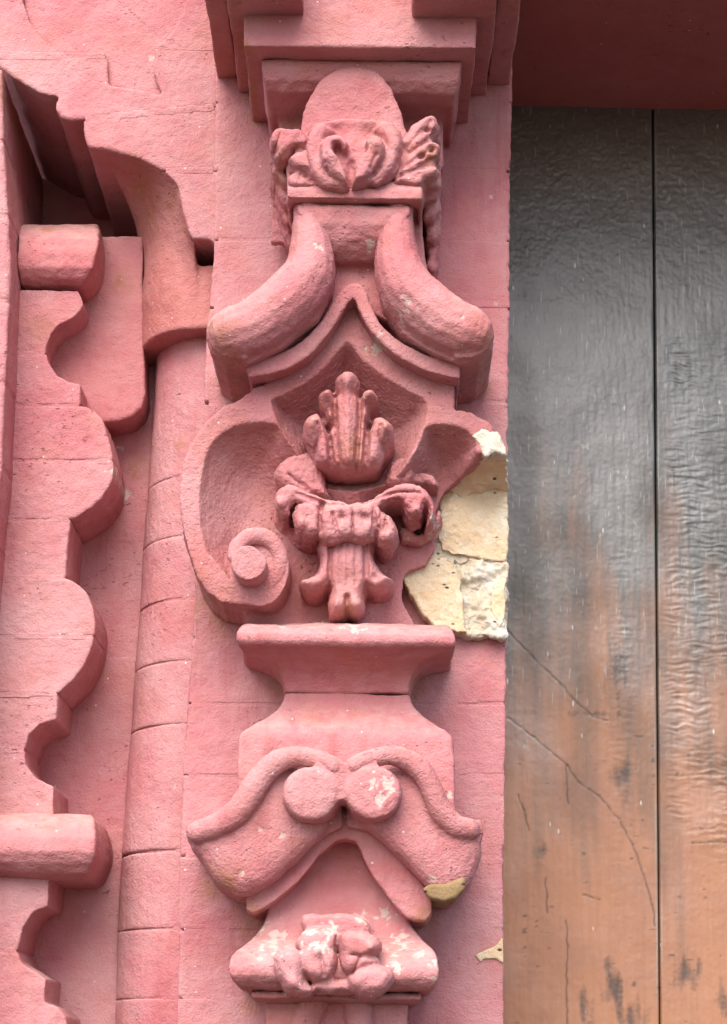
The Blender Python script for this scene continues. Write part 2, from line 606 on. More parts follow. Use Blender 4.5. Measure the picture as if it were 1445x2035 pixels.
WOOD = wood()
m_, nt_, b_ = nt_new('gap_shadow_wood')
b_.inputs['Base Color'].default_value = (.05, .035, .025, 1)
b_.inputs['Roughness'].default_value = .9
GAPW = m_
m_, nt_, b_ = nt_new('paving_stone')
tc_ = nt_.nodes.new('ShaderNodeTexCoord').outputs['Object']
nt_.links.new(mixc(nt_, noise(nt_, 3, 5, .6, tc_), (.055, .042, .032), (.068, .052, .040)), b_.inputs['Base Color'])
b_.inputs['Roughness'].default_value = .85
PAVE = m_

# ------------------------------------------------------------------ ground
gm = mesh_from('pavement', [(-60, -60, 0), (60, -60, 0), (60, 30, 0), (-60, 30, 0)], [(0, 1, 2, 3)])
gm.materials.append(PAVE)
g = bpy.data.objects.new('pavement', gm)
COL.objects.link(g)
g['kind'] = 'structure'


def lerp_line(tab, y):
    return float(np.interp(y, [t[0] for t in tab], [t[1] for t in tab]))


DOOR_D = -.45
# ------------------------------------------------------------------ carved pilaster: backing courses
pil = thing('carved_pilaster', 'carved pink pilaster with leaf capital, scrolls and broken cartouche beside the wooden door',
            'pilaster', (U(690, 2150, 0).x, 0, 0))
LEFT = [(-120, 430), (200, 428), (490, 425), (640, 412), (800, 403), (1000, 395), (1230, 384), (1290, 379), (1500, 367), (1700, 357), (2035, 352), (2200, 350)]
RIGHT = [(-120, 1020), (200, 1018), (400, 1015), (560, 1012), (700, 1010), (900, 1008), (1270, 1006), (1600, 1003), (2035, 1001), (2200, 1000)]
courses = [-110, 203, 340, 478, 612, 800, 960, 1120, 1268, 1398, 1540, 1702, 1848, 1985, 2150]
for i in range(len(courses) - 1):
    a, b2 = courses[i] + .5, courses[i + 1] - .5
    if i == 6 or i == 7:
        # broken corner: the stone behind is bare here
        pts = [(lerp_line(LEFT, a), a), (880, a), (880, b2), (lerp_line(LEFT, b2), b2)]
    else:
        n = 14
        ys = [a + (b2 - a) * k / n for k in range(n + 1)]
        pts = [(lerp_line(LEFT, y) + rng.uniform(-.8, .8), y) for y in ys][::-1] + \
              [(lerp_line(LEFT, a) + (lerp_line(RIGHT, a) - lerp_line(LEFT, a)) * k / 8, a + rng.uniform(-.8, .8)) for k in range(1, 8)] + \
              [(lerp_line(RIGHT, y) + rng.uniform(-2.2, 1.6), y) for y in ys] + \
              [(lerp_line(RIGHT, b2) + (lerp_line(LEFT, b2) - lerp_line(RIGHT, b2)) * k / 8, b2 + rng.uniform(-.8, .8)) for k in range(1, 8)]
    off = rng.uniform(-.0005, .0005)
    part('stone_block', pil, Solid().ex(pts, off, -.40 if i in (6, 7) else -.47), PINKW, .0042, 0, FLAT)
part('joint_mortar', pil, Solid().ex([(434, -100), (1014, -100), (1006, 900), (1000, 2140), (357, 2140), (372, 1500), (400, 1000), (430, 500)], 0.0, -.38), PINKW, .005, 0, FLAT + ((.0012, 14),))

# ------------------------------------------------------------------ capital
cap = part('abacus', pil, Solid().ex([(522, -60), (930, -60), (930, 262), (522, 262)][:0] or
           [(483, -190), (948, -190), (946, 95), (484, 92)], .31), PINK, .0035, 1, FLAT)
so = Solid().stack([(118, 520, 915, .235), (121, 518, 917, .262), (135, 519, 916, .262), (160, 523, 912, .25), (185, 530, 905, .228),
                    (205, 540, 896, .19), (220, 548, 888, .15), (236, 555, 880, .12), (262, 556, 880, .115), (330, 560, 880, .115)])
part('ovolo_moulding', pil, so, PINK, .0035, 1, DEF)
# the stepped cornice above, seen from below
for pts in ([(476, 185), (614, 185), (614, -260), (476, -260)], [(813, 190), (966, 190), (966, -260), (813, -260)]):
    w = [U(x, y, 0.0) for x, y in pts]
    s = Solid().rings([[(p.x, 0.0, p.z) for p in w], [(p.x, -.40, p.z) for p in w]])
    part('cornice_step', pil, s, PINK, .004, 1, FLAT)
for pts in ([(432, 155), (473, 155), (473, -260), (432, -260)], [(969, 168), (1012, 168), (1012, -260), (969, -260)]):
    w = [U(x, y, 0.0) for x, y in pts]
    s = Solid().rings([[(p.x, 0.0, p.z) for p in w], [(p.x, -.43, p.z) for p in w]])
    part('cornice_edge', pil, s, PINK_BOUNCE if pts[0][0] < 700 else PINK, .004, 1, FLAT)  # left edge takes the colour with painted bounce light

egg = smooth_line([(598, 330), (596, 262), (604, 215), (624, 175), (655, 146), (700, 131), (740, 140), (770, 165), (790, 200), (802, 245), (805, 330)], 4)
part('oval_boss', pil, Solid().dome(egg, .05, .262, .268, sm=0, steps=((.97, .3), (.9, .7), (.6, 1.0))), PINKR, .0035, 2, ROUGH)

so = Solid()
so.ex([(578, 262), (835, 262), (842, 380), (838, 398), (572, 398), (570, 330)], .25)
so.stack([(358, 574, 836, .262), (366, 571, 839, .272), (376, 570, 840, .285), (394, 571, 840, .286), (402, 574, 836, .272), (408, 578, 832, .25), (412, 580, 832, .2)])
so.ex([(578, 395), (836, 395), (848, 545), (825, 560), (585, 500)], .17)
part('neck_block', pil, so, PINK, .0038, 2, ROUGH[:3])

so = relief([
    ([(612, 262), (640, 240), (700, 234), (765, 238), (795, 262), (800, 310), (785, 350), (745, 372), (690, 376), (645, 370), (612, 335)], .268, .294, 14),
    ([(607, 292), (616, 262), (640, 244), (668, 255), (648, 272), (640, 296), (648, 330), (668, 356), (692, 370), (688, 378), (650, 374), (620, 347)], .288, .306, 11),
    ([(692, 370), (668, 356), (645, 334), (634, 306), (638, 282), (654, 267), (676, 267), (692, 282), (692, 300), (682, 302), (676, 290), (666, 288), (664, 300), (674, 316), (688, 335)], .296, .325, 10),
    ([(699, 368), (704, 342), (710, 320), (722, 306), (729, 296), (726, 280), (736, 268), (754, 271), (766, 290), (763, 312), (748, 336), (726, 360)], .296, .326, 11),
    ([(702, 374), (745, 367), (777, 342), (793, 310), (797, 280), (786, 254), (762, 240), (738, 253), (760, 270), (768, 292), (760, 322), (745, 345), (722, 364)], .288, .306, 11),
    ([(738, 366), (762, 342), (777, 312), (784, 320), (772, 346), (752, 368)], .292, .302, 7)],
    [([(697, 372), (697, 340), (698, 320)], .010, 8), ([(655, 352), (650, 318)], .008, 5), ([(735, 345), (748, 318)], .008, 5)],
    [(666, 258, 22, -.016), (740, 256, 24, -.016), (655, 322, 14, .008), (746, 300, 12, .008)], lp=.3, back=.05)
part('acanthus_leaf', pil, so, PINK, .0023, 1, ((.0025, 18), (.0014, 60), (.0008, 150)))

so = Solid()
so = relief([
    ([(534, 290), (545, 264), (575, 256), (605, 262), (620, 285), (612, 302), (588, 300), (574, 312), (562, 324), (546, 318)], .24, .282, 14),
    ([(570, 320), (590, 304), (615, 303), (642, 335), (650, 364), (626, 374), (610, 352), (592, 347), (578, 337)], .25, .296, 13),
    ([(576, 346), (600, 346), (628, 374), (592, 380), (572, 374)], .25, .288, 12),
    ([(600, 285), (625, 290), (632, 340), (648, 372), (610, 340)], .25, .275, 12)],
    [([(556, 270), (548, 300)], .012, 6), ([(585, 318), (600, 312)], .01, 5)], [(545, 300, 10, -.015), (566, 345, 10, -.02)], lp=.27, back=.05)
for pts, d in (([(534, 325), (562, 312), (578, 330), (580, 380), (560, 376), (552, 362), (540, 348)], .205), ([(544, 362), (560, 356), (582, 372), (584, 424), (566, 416), (550, 394)], .175),
               ([(553, 402), (584, 408), (588, 456), (572, 462), (560, 440), (556, 424)], .14), ([(560, 446), (588, 448), (590, 494), (576, 492), (566, 472)], .105)):
    so.dome(ragged(pts, 1.5, 2), .0, d - .012, d + .012, sm=0)
part('leaf_fringe', pil, so, PINK, .0026, 1, ROUGH + ((.0045, 42),))
so = relief([
    ([(793, 288), (815, 258), (845, 235), (868, 236), (877, 262), (860, 276), (852, 292), (830, 302), (810, 312)], .24, .284, 13),
    ([(796, 332), (825, 300), (852, 284), (876, 294), (872, 315), (852, 322), (842, 337), (815, 352), (792, 352)], .25, .292, 12),
    ([(778, 368), (805, 350), (840, 334), (870, 334), (872, 352), (846, 363), (836, 376)], .25, .286, 12),
    ([(780, 300), (815, 270), (860, 262), (868, 340), (840, 360), (780, 365)], .25, .275, 14)],
    [([(812, 296), (856, 246)], .007, 6), ([(806, 340), (862, 300)], .006, 6)], [(850, 262, 7, -.014), (858, 305, 7, -.016), (838, 318, 7, -.012)], lp=.27, back=.05)
for pts, d in (([(838, 345), (872, 336), (876, 372), (868, 396), (842, 404)], .205), ([(842, 388), (868, 382), (874, 418), (860, 444), (844, 442)], .17),
               ([(846, 430), (870, 424), (874, 466), (862, 488), (848, 482)], .135), ([(848, 474), (866, 470), (872, 516), (864, 556), (848, 544)], .10)):
    so.dome(ragged(pts, 1.5, 2), .0, d - .012, d + .012, sm=0)
part('leaf_fringe', pil, so, PINK, .0026, 1, ROUGH + ((.0045, 50),))

# ------------------------------------------------------------------ ogee bracket with two rolled arms
so = Solid().ex([(588, 414), (818, 414), (842, 540), (790, 650), (705, 600), (625, 650), (575, 530)], .19)
so.stack([(406, 592, 812, .25), (410, 590, 815, .268), (420, 592, 815, .269), (445, 604, 800, .265), (475, 615, 785, .252), (500, 622, 775, .235), (520, 630, 770, .215), (532, 640, 765, .19)])
part('bracket_throat', pil, so, PINK, .0038, 2, ROUGH[:3])
LA = [(590, 412), (640, 412), (655, 470), (668, 525), (662, 575), (630, 632), (560, 690), (490, 722), (445, 716), (420, 700), (411, 670),
      (412, 642), (426, 624), (470, 608), (525, 585), (560, 558), (574, 520), (582, 470)]
RA = [(770, 412), (818, 412), (824, 470), (842, 540), (880, 588), (940, 613), (970, 630), (983, 658), (980, 692), (955, 714), (915, 722),
      (860, 702), (800, 662), (762, 605), (750, 545), (748, 500), (762, 440)]
so = Solid().ex(LA, .235)
so.tube([(612, 400, .238, 28), (612, 430, .238, 29), (616, 470, .238, 38), (619, 520, .238, 47), (601, 570, .238, 55), (557, 617, .238, 57), (505, 650, .238, 55), (475, 662, .238, 53), (457, 668, .237, 50)], k=1.12)
so.ex([(430, 628), (490, 606), (490, 712), (446, 708), (422, 690), (416, 650)], .252)
part('rolled_arm', pil, so, PINK, .0034, 3, DEF + ((.0004, 200),))
so = Solid().ex(RA, .235)
so.tube([(793, 400, .238, 27), (793, 430, .238, 28), (788, 470, .238, 38), (791, 525, .238, 46), (812, 578, .238, 55), (858, 624, .238, 58), (905, 652, .238, 55), (925, 660, .238, 53), (938, 666, .237, 50)], k=1.12)
so.ex([(905, 606), (962, 630), (977, 655), (972, 692), (948, 708), (905, 712)], .252)
part('rolled_arm', pil, so, PINK, .0034, 3, DEF + ((.0004, 200),))
so = Solid().ex(smooth_line([(712, 562), (690, 566), (665, 592), (640, 638), (600, 678), (550, 704), (486, 721)], 3, False) +
                smooth_line([(497, 748), (560, 736), (615, 704), (660, 650), (690, 602), (708, 590)], 3, False), .215)
so.ex(smooth_line([(706, 562), (725, 575), (745, 630), (775, 665), (830, 696), (915, 724)], 3, False) +
      smooth_line([(914, 752), (860, 742), (800, 712), (755, 675), (722, 630), (706, 592)], 3, False), .215)
part('ogee_fillet', pil, so, PINK, .0028, 1, DEF)

# ------------------------------------------------------------------ cartouche
TOP = .17
OUT = [(703, 592), (720, 640), (755, 680), (800, 715), (860, 742), (905, 755), (905, 812), (935, 820), (968, 838), (990, 858), (1003, 880), (1006, 903), (960, 905),
       (930, 918), (888, 945), (872, 985), (868, 1060), (850, 1095), (808, 1110), (800, 1160), (850, 1252), (500, 1252), (478, 1206),
       (440, 1197), (412, 1178), (393, 1150), (376, 1102), (361, 1054), (355, 987), (361, 925), (378, 882), (407, 839), (443, 806), (470, 797),
       (497, 778), (505, 768), (560, 748), (610, 712), (655, 668), (690, 612)]
B1 = [(690, 678), (720, 712), (770, 752), (820, 780), (847, 797), (845, 840), (825, 890), (800, 940), (760, 975), (620, 975), (585, 900), (557, 850), (538, 797),
      (560, 785), (610, 758), (650, 722)]
B2 = [(552, 842), (500, 838), (460, 848), (428, 872), (408, 910), (398, 970), (399, 1040), (408, 1090), (425, 1130), (445, 1160), (470, 1185), (460, 1290), (900, 1290),
      (900, 1000), (790, 980), (620, 900), (572, 870)]
B3 = [(843, 850), (880, 843), (915, 848), (938, 862), (950, 885), (948, 900), (1000, 940), (1000, 1300), (700, 1300), (700, 960), (790, 930), (830, 890)]
p0, p1 = U(340, 1262, TOP), U(980, 575, TOP)
xs = np.arange(p0.x, p1.x, .0026)
zs = np.arange(p0.z, p1.z, .0026)
X, Z = np.meshgrid(xs, zs, indexing='ij')
H = np.full(X.shape, TOP)
for poly, dep, wpx, pw in ((B1, .11, 95, 2.4), (B2, .10, 105, 2.0), (B3, .11, 80, 2.4)):
    sd = sdist(wpoly(smooth_line(poly, 2), TOP), X, Z) * PXM
    t = np.clip(sd / wpx, 0, 1)
    H = np.minimum(H, TOP - dep * np.where(sd > 0, 1 - (1 - t) ** pw, 0))
so_ = sdist(wpoly(OUT, TOP), X, Z)
H = np.where(so_ > 0, H, -.30)
so = Solid().grid(X, Z, H, -.32)
so.ex([(517 + 57 * math.cos(q), 1129 + 76 * math.sin(q)) for q in [2 * math.pi * k / 36 for k in range(36)]], .172, -.05)
so.ex([(400, 1110), (420, 1105), (450, 1140), (480, 1190), (500, 1204), (440, 1196), (412, 1176)], .17, -.05)
cart = part('cartouche', pil, so, PINKR, .0028, 2, DEF + ((.0004, 170),))
so = Solid().ex(smooth_line([(516, 1094), (530, 1112), (527, 1132), (510, 1149), (490, 1152), (470, 1142), (461, 1122), (464, 1100), (480, 1085), (500, 1083)], 3), .232, .1)
so.tube([(464, 1108, .20, 12), (470, 1084, .192, 14), (490, 1068, .184, 15), (518, 1066, .178, 15), (544, 1080, .172, 15), (556, 1108, .168, 15), (552, 1145, .164, 16), (530, 1178, .16, 16)], k=.8)
part('volute_eye', cart, so, PINKR, .003, 2, DEF)

so = relief([
    ([(640, 930), (622, 915), (611, 895), (603, 872), (603, 848), (612, 828), (630, 820), (642, 823), (634, 806), (633, 788), (645, 776), (660, 776), (668, 786), (664, 765), (672, 748), (690, 739),
      (708, 745), (716, 760), (713, 786), (722, 780), (740, 776), (752, 788), (750, 803), (738, 816), (746, 827), (766, 832), (782, 850), (785, 872), (776, 892), (765, 907), (755, 925), (742, 932), (695, 938)], .145, .195, 22)],
    [([(664, 786), (667, 850), (675, 940)], .026, 8), ([(716, 788), (714, 850), (707, 940)], .026, 8), ([(640, 824), (653, 855), (662, 938)], .036, 10), ([(739, 820), (730, 858), (724, 938)], .036, 10),
     ([(622, 912), (634, 872), (632, 850)], .012, 6), ([(768, 908), (756, 875), (757, 852)], .012, 6), ([(690, 775), (691, 850), (691, 935)], -.010, 13)],
    [(689, 760, 17, .020), (649, 791, 14, .022), (736, 792, 14, .022), (620, 850, 18, .020), (768, 857, 18, .020), (654, 846, 8, -.03), (734, 842, 8, -.03), (615, 895, 16, -.02), (775, 895, 16, -.025)], lp=.18, back=.02)
part('acanthus_leaf', cart, so, PINK, .0023, 1, ((.002, 20), (.0012, 60), (.0008, 150)))
so = relief([
    ([(550, 932), (570, 908), (600, 900), (625, 905), (640, 930), (648, 965), (656, 988), (625, 988), (590, 978), (560, 968), (546, 950)], .12, .15, 14),
    ([(546, 988), (558, 969), (590, 967), (625, 980), (660, 992), (697, 1003), (700, 1040), (660, 1042), (630, 1022), (602, 1012), (586, 1002), (577, 1012), (574, 1030), (560, 1028), (547, 1010)], .15, .188, 14),
    ([(584, 1007), (610, 1000), (636, 1010), (641, 1040), (636, 1062), (615, 1071), (595, 1063), (582, 1040)], .16, .198, 15),
    ([(630, 1015), (660, 1001), (695, 1001), (730, 1001), (756, 1010), (761, 1045), (745, 1070), (715, 1080), (690, 1073), (660, 1083), (634, 1068)], .165, .205, 18),
    ([(740, 1015), (766, 1020), (786, 1040), (791, 1062), (778, 1086), (755, 1086), (741, 1060)], .15, .192, 15),
    ([(695, 1003), (740, 990), (770, 972), (800, 961), (835, 964), (859, 985), (867, 1015), (862, 1040), (846, 1047), (851, 1022), (846, 1008), (840, 1020), (838, 1031), (820, 1034), (806, 1022), (798, 1002), (770, 1006), (740, 1030), (705, 1040)], .145, .186, 14),
    ([(768, 936), (782, 915), (805, 909), (823, 922), (829, 942), (816, 960), (785, 969), (766, 960)], .105, .14, 13),
    ([(818, 944), (845, 937), (869, 955), (872, 974), (845, 966), (818, 968)], .09, .118, 10),
    ([(796, 1045), (830, 1060), (860, 1042), (872, 1008), (878, 1030), (868, 1062), (835, 1082), (796, 1078)], .07, .095, 10),
    ([(548, 1005), (575, 1040), (620, 1085), (600, 1095), (560, 1060), (540, 1030)], .06, .085, 12)],
    [([(572, 935), (610, 965)], .01, 6), ([(640, 1005), (636, 1060)], .02, 6), ([(662, 1030), (672, 1075)], .012, 5), ([(700, 1020), (702, 1075)], .014, 5), ([(742, 1015), (748, 1075)], .02, 6), ([(768, 1035), (760, 1075)], .01, 4),
     ([(590, 985), (640, 1003), (690, 1012)], .008, 5), ([(720, 1005), (790, 982), (835, 985)], .010, 5), ([(800, 930), (800, 960)], .008, 5)],
    [(828, 1022, 9, .018), (556, 1008, 10, .014), (600, 1050, 12, .012), (768, 1072, 10, .012), (585, 1015, 6, -.02), (680, 1035, 8, -.012), (725, 1038, 8, -.012)], lp=.17, back=.02)
part('leaf_swag', cart, so, PINK, .0023, 1, ((.003, 20), (.0026, 48), (.0016, 110), (.001, 190)))
so = relief([
    ([(636, 1065), (740, 1065), (742, 1100), (752, 1125), (766, 1142), (782, 1150), (780, 1165), (764, 1177), (744, 1180), (729, 1172), (723, 1190), (724, 1212), (708, 1229), (690, 1224), (672, 1233), (654, 1226), (651, 1196),
      (655, 1172), (640, 1184), (617, 1187), (599, 1172), (594, 1155), (612, 1151), (628, 1135), (634, 1110)], .11, .168, 20)],
    [([(660, 1075), (656, 1120), (656, 1170)], .016, 7), ([(724, 1075), (728, 1120), (727, 1172)], .016, 7), ([(690, 1190), (690, 1232)], .018, 7), ([(676, 1080), (676, 1165)], .006, 4), ([(707, 1080), (707, 1165)], .006, 4), ([(691, 1080), (691, 1165)], .005, 4)],
    [(610, 1166, 14, .018), (766, 1162, 14, .018), (666, 1208, 13, .012), (711, 1204, 13, .012), (690, 1120, 26, .010), (632, 1178, 10, -.012), (748, 1150, 8, -.012)], lp=.15, back=.02)
part('leaf_tail', cart, so, PINK, .0023, 1, ((.002, 20), (.0012, 60), (.0008, 150)))

# bare stone where the scroll broke off
CRISP = ((.0035, 14), (.0022, 40), (.0016, 95), (.001, 200))
so = Solid().ex(ragged([(938, 864), (956, 852), (986, 856), (1003, 880), (1008, 905), (985, 899), (962, 906), (957, 886)], 2.0), .174, .02)
part('broken_edge', pil, so, LIME, .0026, 0, CRISP, 'pale chipped edge of the snapped scroll', chips=False)
part('joint_mortar', pil, Solid().ex(ragged([(862, 940), (1005, 905), (1006, 1270), (985, 1262), (940, 1266), (900, 1258), (860, 1245), (820, 1130)], 2.0), .024, -.42), LIME, .0036, 0, CRISP, chips=False)
so = Solid()
a = [(958, 899), (985, 897), (1008, 899), (1009, 935), (1009, 978), (985, 970), (958, 976), (938, 980), (922, 992), (900, 976), (882, 966), (886, 945), (905, 934), (925, 924), (944, 914)]
dd = (.165, .165, .165, .10, .032, .035, .036, .034, .03, .035, .045, .065, .085, .11, .14)
w1 = [U(x, y, d) for (x, y), d in zip(a, dd)]
so.rings([[(p.x, .30, p.z) for p in w1], [tuple(p) for p in w1]])
part('broken_stone', pil, so, STONE, .0028, 0, CRISP + ((.003, 60),), 'tan underside left by the break', chips=False)
so = Solid().ex(ragged([(882, 966), (900, 974), (920, 989), (938, 981), (960, 978), (978, 969), (1008, 974), (1008, 1045), (1006, 1114), (960, 1110), (900, 1102), (874, 1088), (870, 1040), (874, 1000)], 2.4), .031, -.40)
part('broken_stone', pil, so, STONE, .0028, 0, CRISP, 'bare yellow stone with dark pits and a crack', chips=False)
so = Solid().ex(ragged([(800, 1152), (807, 1122), (830, 1104), (866, 1099), (902, 1112), (914, 1150), (922, 1205), (925, 1256), (905, 1255), (862, 1242), (845, 1224), (820, 1182)], 2.6), .043, -.1)
part('broken_stone', pil, so, STONE, .0028, 0, CRISP, 'pale yellow stone wedge left of the rough mortar', chips=False)
so = Solid().ex(ragged([(898, 1106), (960, 1116), (1006, 1118), (1006, 1268), (985, 1262), (950, 1263), (918, 1256)], 2.2), .028, -.40)
part('mortar_patch', pil, so, LIME, .0028, 0, CRISP + ((.008, 40), (.005, 110)), 'rough white lime mortar', chips=False)
part('broken_stone', pil, Solid().ex(ragged([(980, 1155), (1005, 1148), (1005, 1225), (992, 1246), (976, 1212)], 2.0), .032, -.1), STONE, .0028, 0, CRISP, chips=False)
part('paint_chip', pil, Solid().ex([(943, 1898), (965, 1888), (985, 1880), (999, 1862), (1001, 1915), (985, 1905), (962, 1905), (955, 1912)], .0035, -.03), STONE, .0024, 0, ((.0006, 60),), chips=False)

# ------------------------------------------------------------------ pedestal under the cartouche
so = Solid().stack([(1240, 490, 885, .10), (1244, 480, 896, .19), (1250, 475, 901, .215), (1262, 472, 904, .225), (1274, 472, 904, .225), (1284, 475, 903, .218),
                    (1290, 490, 890, .20), (1303, 516, 858, .178), (1320, 541, 834, .155), (1340, 556, 822, .137), (1360, 563, 816, .126), (1378, 566, 814, .12)])
part('inverted_pedestal', pil, so, PINK, .004, 3, DEF)
so = Solid().stack([(1377.6, 565, 815, .119), (1395, 560, 820, .122), (1412, 550, 832, .132), (1430, 528, 852, .15), (1446, 496, 882, .17), (1458, 478, 897, .178), (1470, 474, 901, .18), (1655, 472, 906, .18)])
part('flared_block', pil, so, PINK, .0038, 2, DEF)

# ------------------------------------------------------------------ brow of two scrolls
so = Solid()
so.dome([(374, 1672), (396, 1704), (422, 1748), (455, 1772), (492, 1780), (555, 1745), (612, 1690), (655, 1640), (640, 1550), (580, 1500), (540, 1520), (505, 1560), (480, 1610), (430, 1650)], 0, .215, .245, sm=2)
so.ex([(374, 1640), (440, 1620), (490, 1560), (545, 1505), (640, 1500), (680, 1520), (680, 1640), (640, 1665), (560, 1740), (490, 1775), (420, 1742), (394, 1700)], .205)
so.tube([(388, 1655, .235, 20), (425, 1643, .24, 22), (460, 1624, .245, 23), (492, 1588, .25, 23), (518, 1545, .252, 22), (552, 1514, .255, 21), (594, 1503, .26, 18), (635, 1510, .265, 17), (666, 1526, .268, 17)])
so.ex([(368, 1645), (385, 1630), (400, 1630), (405, 1676), (388, 1680), (370, 1668)], .22)
part('brow_scroll', pil, so, PINKR, .0032, 2, GRAIN)
so = Solid()
so.dome([(955, 1670), (944, 1735), (905, 1785), (858, 1772), (800, 1712), (740, 1655), (705, 1622), (735, 1550), (800, 1500), (840, 1525), (865, 1580), (895, 1640)], 0, .215, .245, sm=2)
so.ex([(690, 1520), (730, 1498), (800, 1500), (845, 1530), (885, 1610), (925, 1640), (955, 1640), (950, 1720), (905, 1780), (850, 1765), (740, 1655), (690, 1640)], .205)
so.tube([(936, 1648, .235, 20), (906, 1642, .24, 22), (880, 1618, .245, 23), (862, 1580, .25, 22), (842, 1540, .252, 22), (812, 1513, .255, 21), (772, 1502, .26, 18), (732, 1510, .265, 17), (702, 1526, .268, 17)])
so.ex([(932, 1630), (955, 1628), (962, 1650), (956, 1672), (930, 1675)], .225)
part('brow_scroll', pil, so, PINKR, .0032, 2, GRAIN)
so = Solid()
for cx_, cy_, rx_, ry_ in ((619, 1580, 57, 55), (742, 1578, 58, 56)):
    pts = [(cx_ + rx_ * math.cos(q), cy_ + ry_ * math.sin(q)) for q in [2 * math.pi * k / 28 for k in range(28)]]
    so.dome(pts, .12, .268, .287, sm=0, steps=((.97, .45), (.9, .8), (.7, .95), (.3, 1.0)))
so.ex(smooth_line([(632, 1548), (626, 1515), (640, 1497), (672, 1508), (690, 1518), (712, 1502), (740, 1490), (752, 1520), (745, 1560), (715, 1596), (684, 1588), (650, 1600)], 2), .279, .12)
part('twin_volute', pil, so, PINK, .003, 4, DEF + ((.0004, 180),))
so = Solid().ex(smooth_line([(645, 1655), (637, 1689), (622, 1718), (593, 1751), (560, 1780), (526, 1803), (503, 1814)], 3, False) + [(490, 1808), (488, 1784), (520, 1740), (580, 1690), (620, 1640)], .19)
so.ex(smooth_line([(704, 1655), (720, 1698), (736, 1732), (760, 1765), (786, 1799), (812, 1822), (845, 1829)], 3, False) + [(858, 1815), (858, 1780), (800, 1700), (735, 1640)], .19)
so.ex([(620, 1610), (750, 1610), (735, 1695), (722, 1682), (706, 1670), (688, 1666), (668, 1670), (652, 1684), (640, 1695)], .188)
part('brow_fillet', pil, so, PINK, .003, 2, DEF)
part('broken_stone', pil, Solid().ex(ragged([(840, 1766), (862, 1757), (895, 1756), (922, 1744), (924, 1762), (905, 1782), (880, 1790), (856, 1784)], 1.5, 3), .236, .1), STONE_SHADED, .003, 0, ROUGH[:2], 'bare stone chip under the right scroll, its shade painted tan', chips=False)

so = Solid().stack([(1600, 560, 800, .115), (1700, 560, 800, .125), (1760, 545, 805, .134), (1815, 532, 808, .142), (1838, 526, 815, .152), (1860, 510, 832, .16), (1878, 490, 850, .185), (1892, 468, 865, .215),
                    (1905, 456, 870, .24), (1922, 452, 873, .25), (1940, 454, 872, .25), (1955, 464, 866, .24), (1966, 474, 858, .225), (1971, 484, 850, .19), (1973, 490, 840, .10)])
part('lower_block', pil, so, PINK, .004, 3, DEF)
FL = [
    ([(604, 1850), (608, 1824), (650, 1821), (700, 1823), (722, 1836), (729, 1856), (700, 1862), (640, 1864)], .17, .205, 10),
    ([(598, 1866), (615, 1849), (650, 1848), (674, 1860), (670, 1892), (640, 1906), (608, 1900), (594, 1882)], .20, .248, 18),
    ([(598, 1892), (640, 1880), (667, 1895), (670, 1930), (655, 1950), (625, 1950), (603, 1930)], .215, .268, 20),
    ([(673, 1858), (720, 1854), (746, 1865), (753, 1888), (740, 1898), (748, 1915), (720, 1932), (690, 1936), (674, 1910)], .21, .268, 20),
    ([(552, 1905), (565, 1887), (590, 1884), (609, 1905), (613, 1945), (630, 1965), (610, 1981), (580, 1970), (557, 1940)], .22, .276, 20),
    ([(698, 1926), (735, 1914), (766, 1924), (772, 1950), (746, 1976), (710, 1977), (688, 1956)], .22, .276, 20),
    ([(622, 1950), (660, 1940), (698, 1945), (702, 1970), (660, 1973), (626, 1970)], .20, .248, 12)]
FL = [([(660 + (x - 660) * 1.1, 1906 + (y - 1906) * 1.06) for x, y in p], d0 + .03, d1 + .016, w) for p, d0, d1, w in FL]
so = relief(FL,
    [([(672, 1862), (668, 1940)], .02, 7), ([(700, 1900), (745, 1902)], .014, 6), ([(640, 1900), (645, 1940)], .008, 5), ([(715, 1905), (700, 1935)], .014, 6)],
    [(738, 1888, 8, .014), (585, 1955, 12, .008), (630, 1885, 12, .01)], lp=.25, back=.05)
part('worn_flower', pil, so, PINK, .0025, 1, DEF + ((.003, 34),))
so = Solid().stack([(1971, 500, 836, .19), (1975, 498, 838, .20), (1985, 500, 836, .20), (1990, 506, 830, .18), (1994, 520, 820, .15)])
part('lower_fillet', pil, so, PINK, .003, 1, DEF)
so = Solid().stack([(1988, 527, 812, .15), (2160, 532, 806, .15)])
so.tube([(628, 1985, .155, 26), (606, 2040, .155, 26), (596, 2120, .155, 26)], k=.7)
so.tube([(712, 1985, .155, 26), (716, 2040, .155, 24), (722, 2120, .155, 24)], k=.7)
part('tapered_shaft', pil, so, PINK, .004, 3, DEF)

# ------------------------------------------------------------------ upper left wall with its shaped edge
wall = thing('shaped_wall', 'flat pink masonry at upper left ending in a curved overhanging edge', 'wall', tuple(U(300, 480, 0)))
D1, DB = -.004, -.52
part('stone_block', wall, Solid().ex([(-70, -200), (38, -200), (45, 0), (58, 40), (78, 72), (112, 100), (150, 109), (-12, 112), (-70, 60)], D1, DB), PINKW, .0045, 1, FLAT)
part('stone_block', wall, Solid().ex([(-90, 52), (-70, 63), (-8, 114), (160, 112), (214, 113), (217, 168), (262, 176), (323, 189), (312, 165), (305, 140), (309, 97), (433, 95), (433, 211), (300, 222), (167, 236),
                                      (140, 238), (122, 232), (111, 217), (112, 200), (119, 191), (100, 190), (76, 183), (48, 167), (24, 152), (0, 132), (-40, 108), (-90, 85)], D1, -.50), PINKW, .0036, 1, FLAT)
part('stone_block', wall, Solid().ex([(370, -200), (433, -200), (433, 92), (313, 94), (340, 64), (362, 25), (368, 0)], D1, -.3), PINKW, .0045, 1, FLAT)
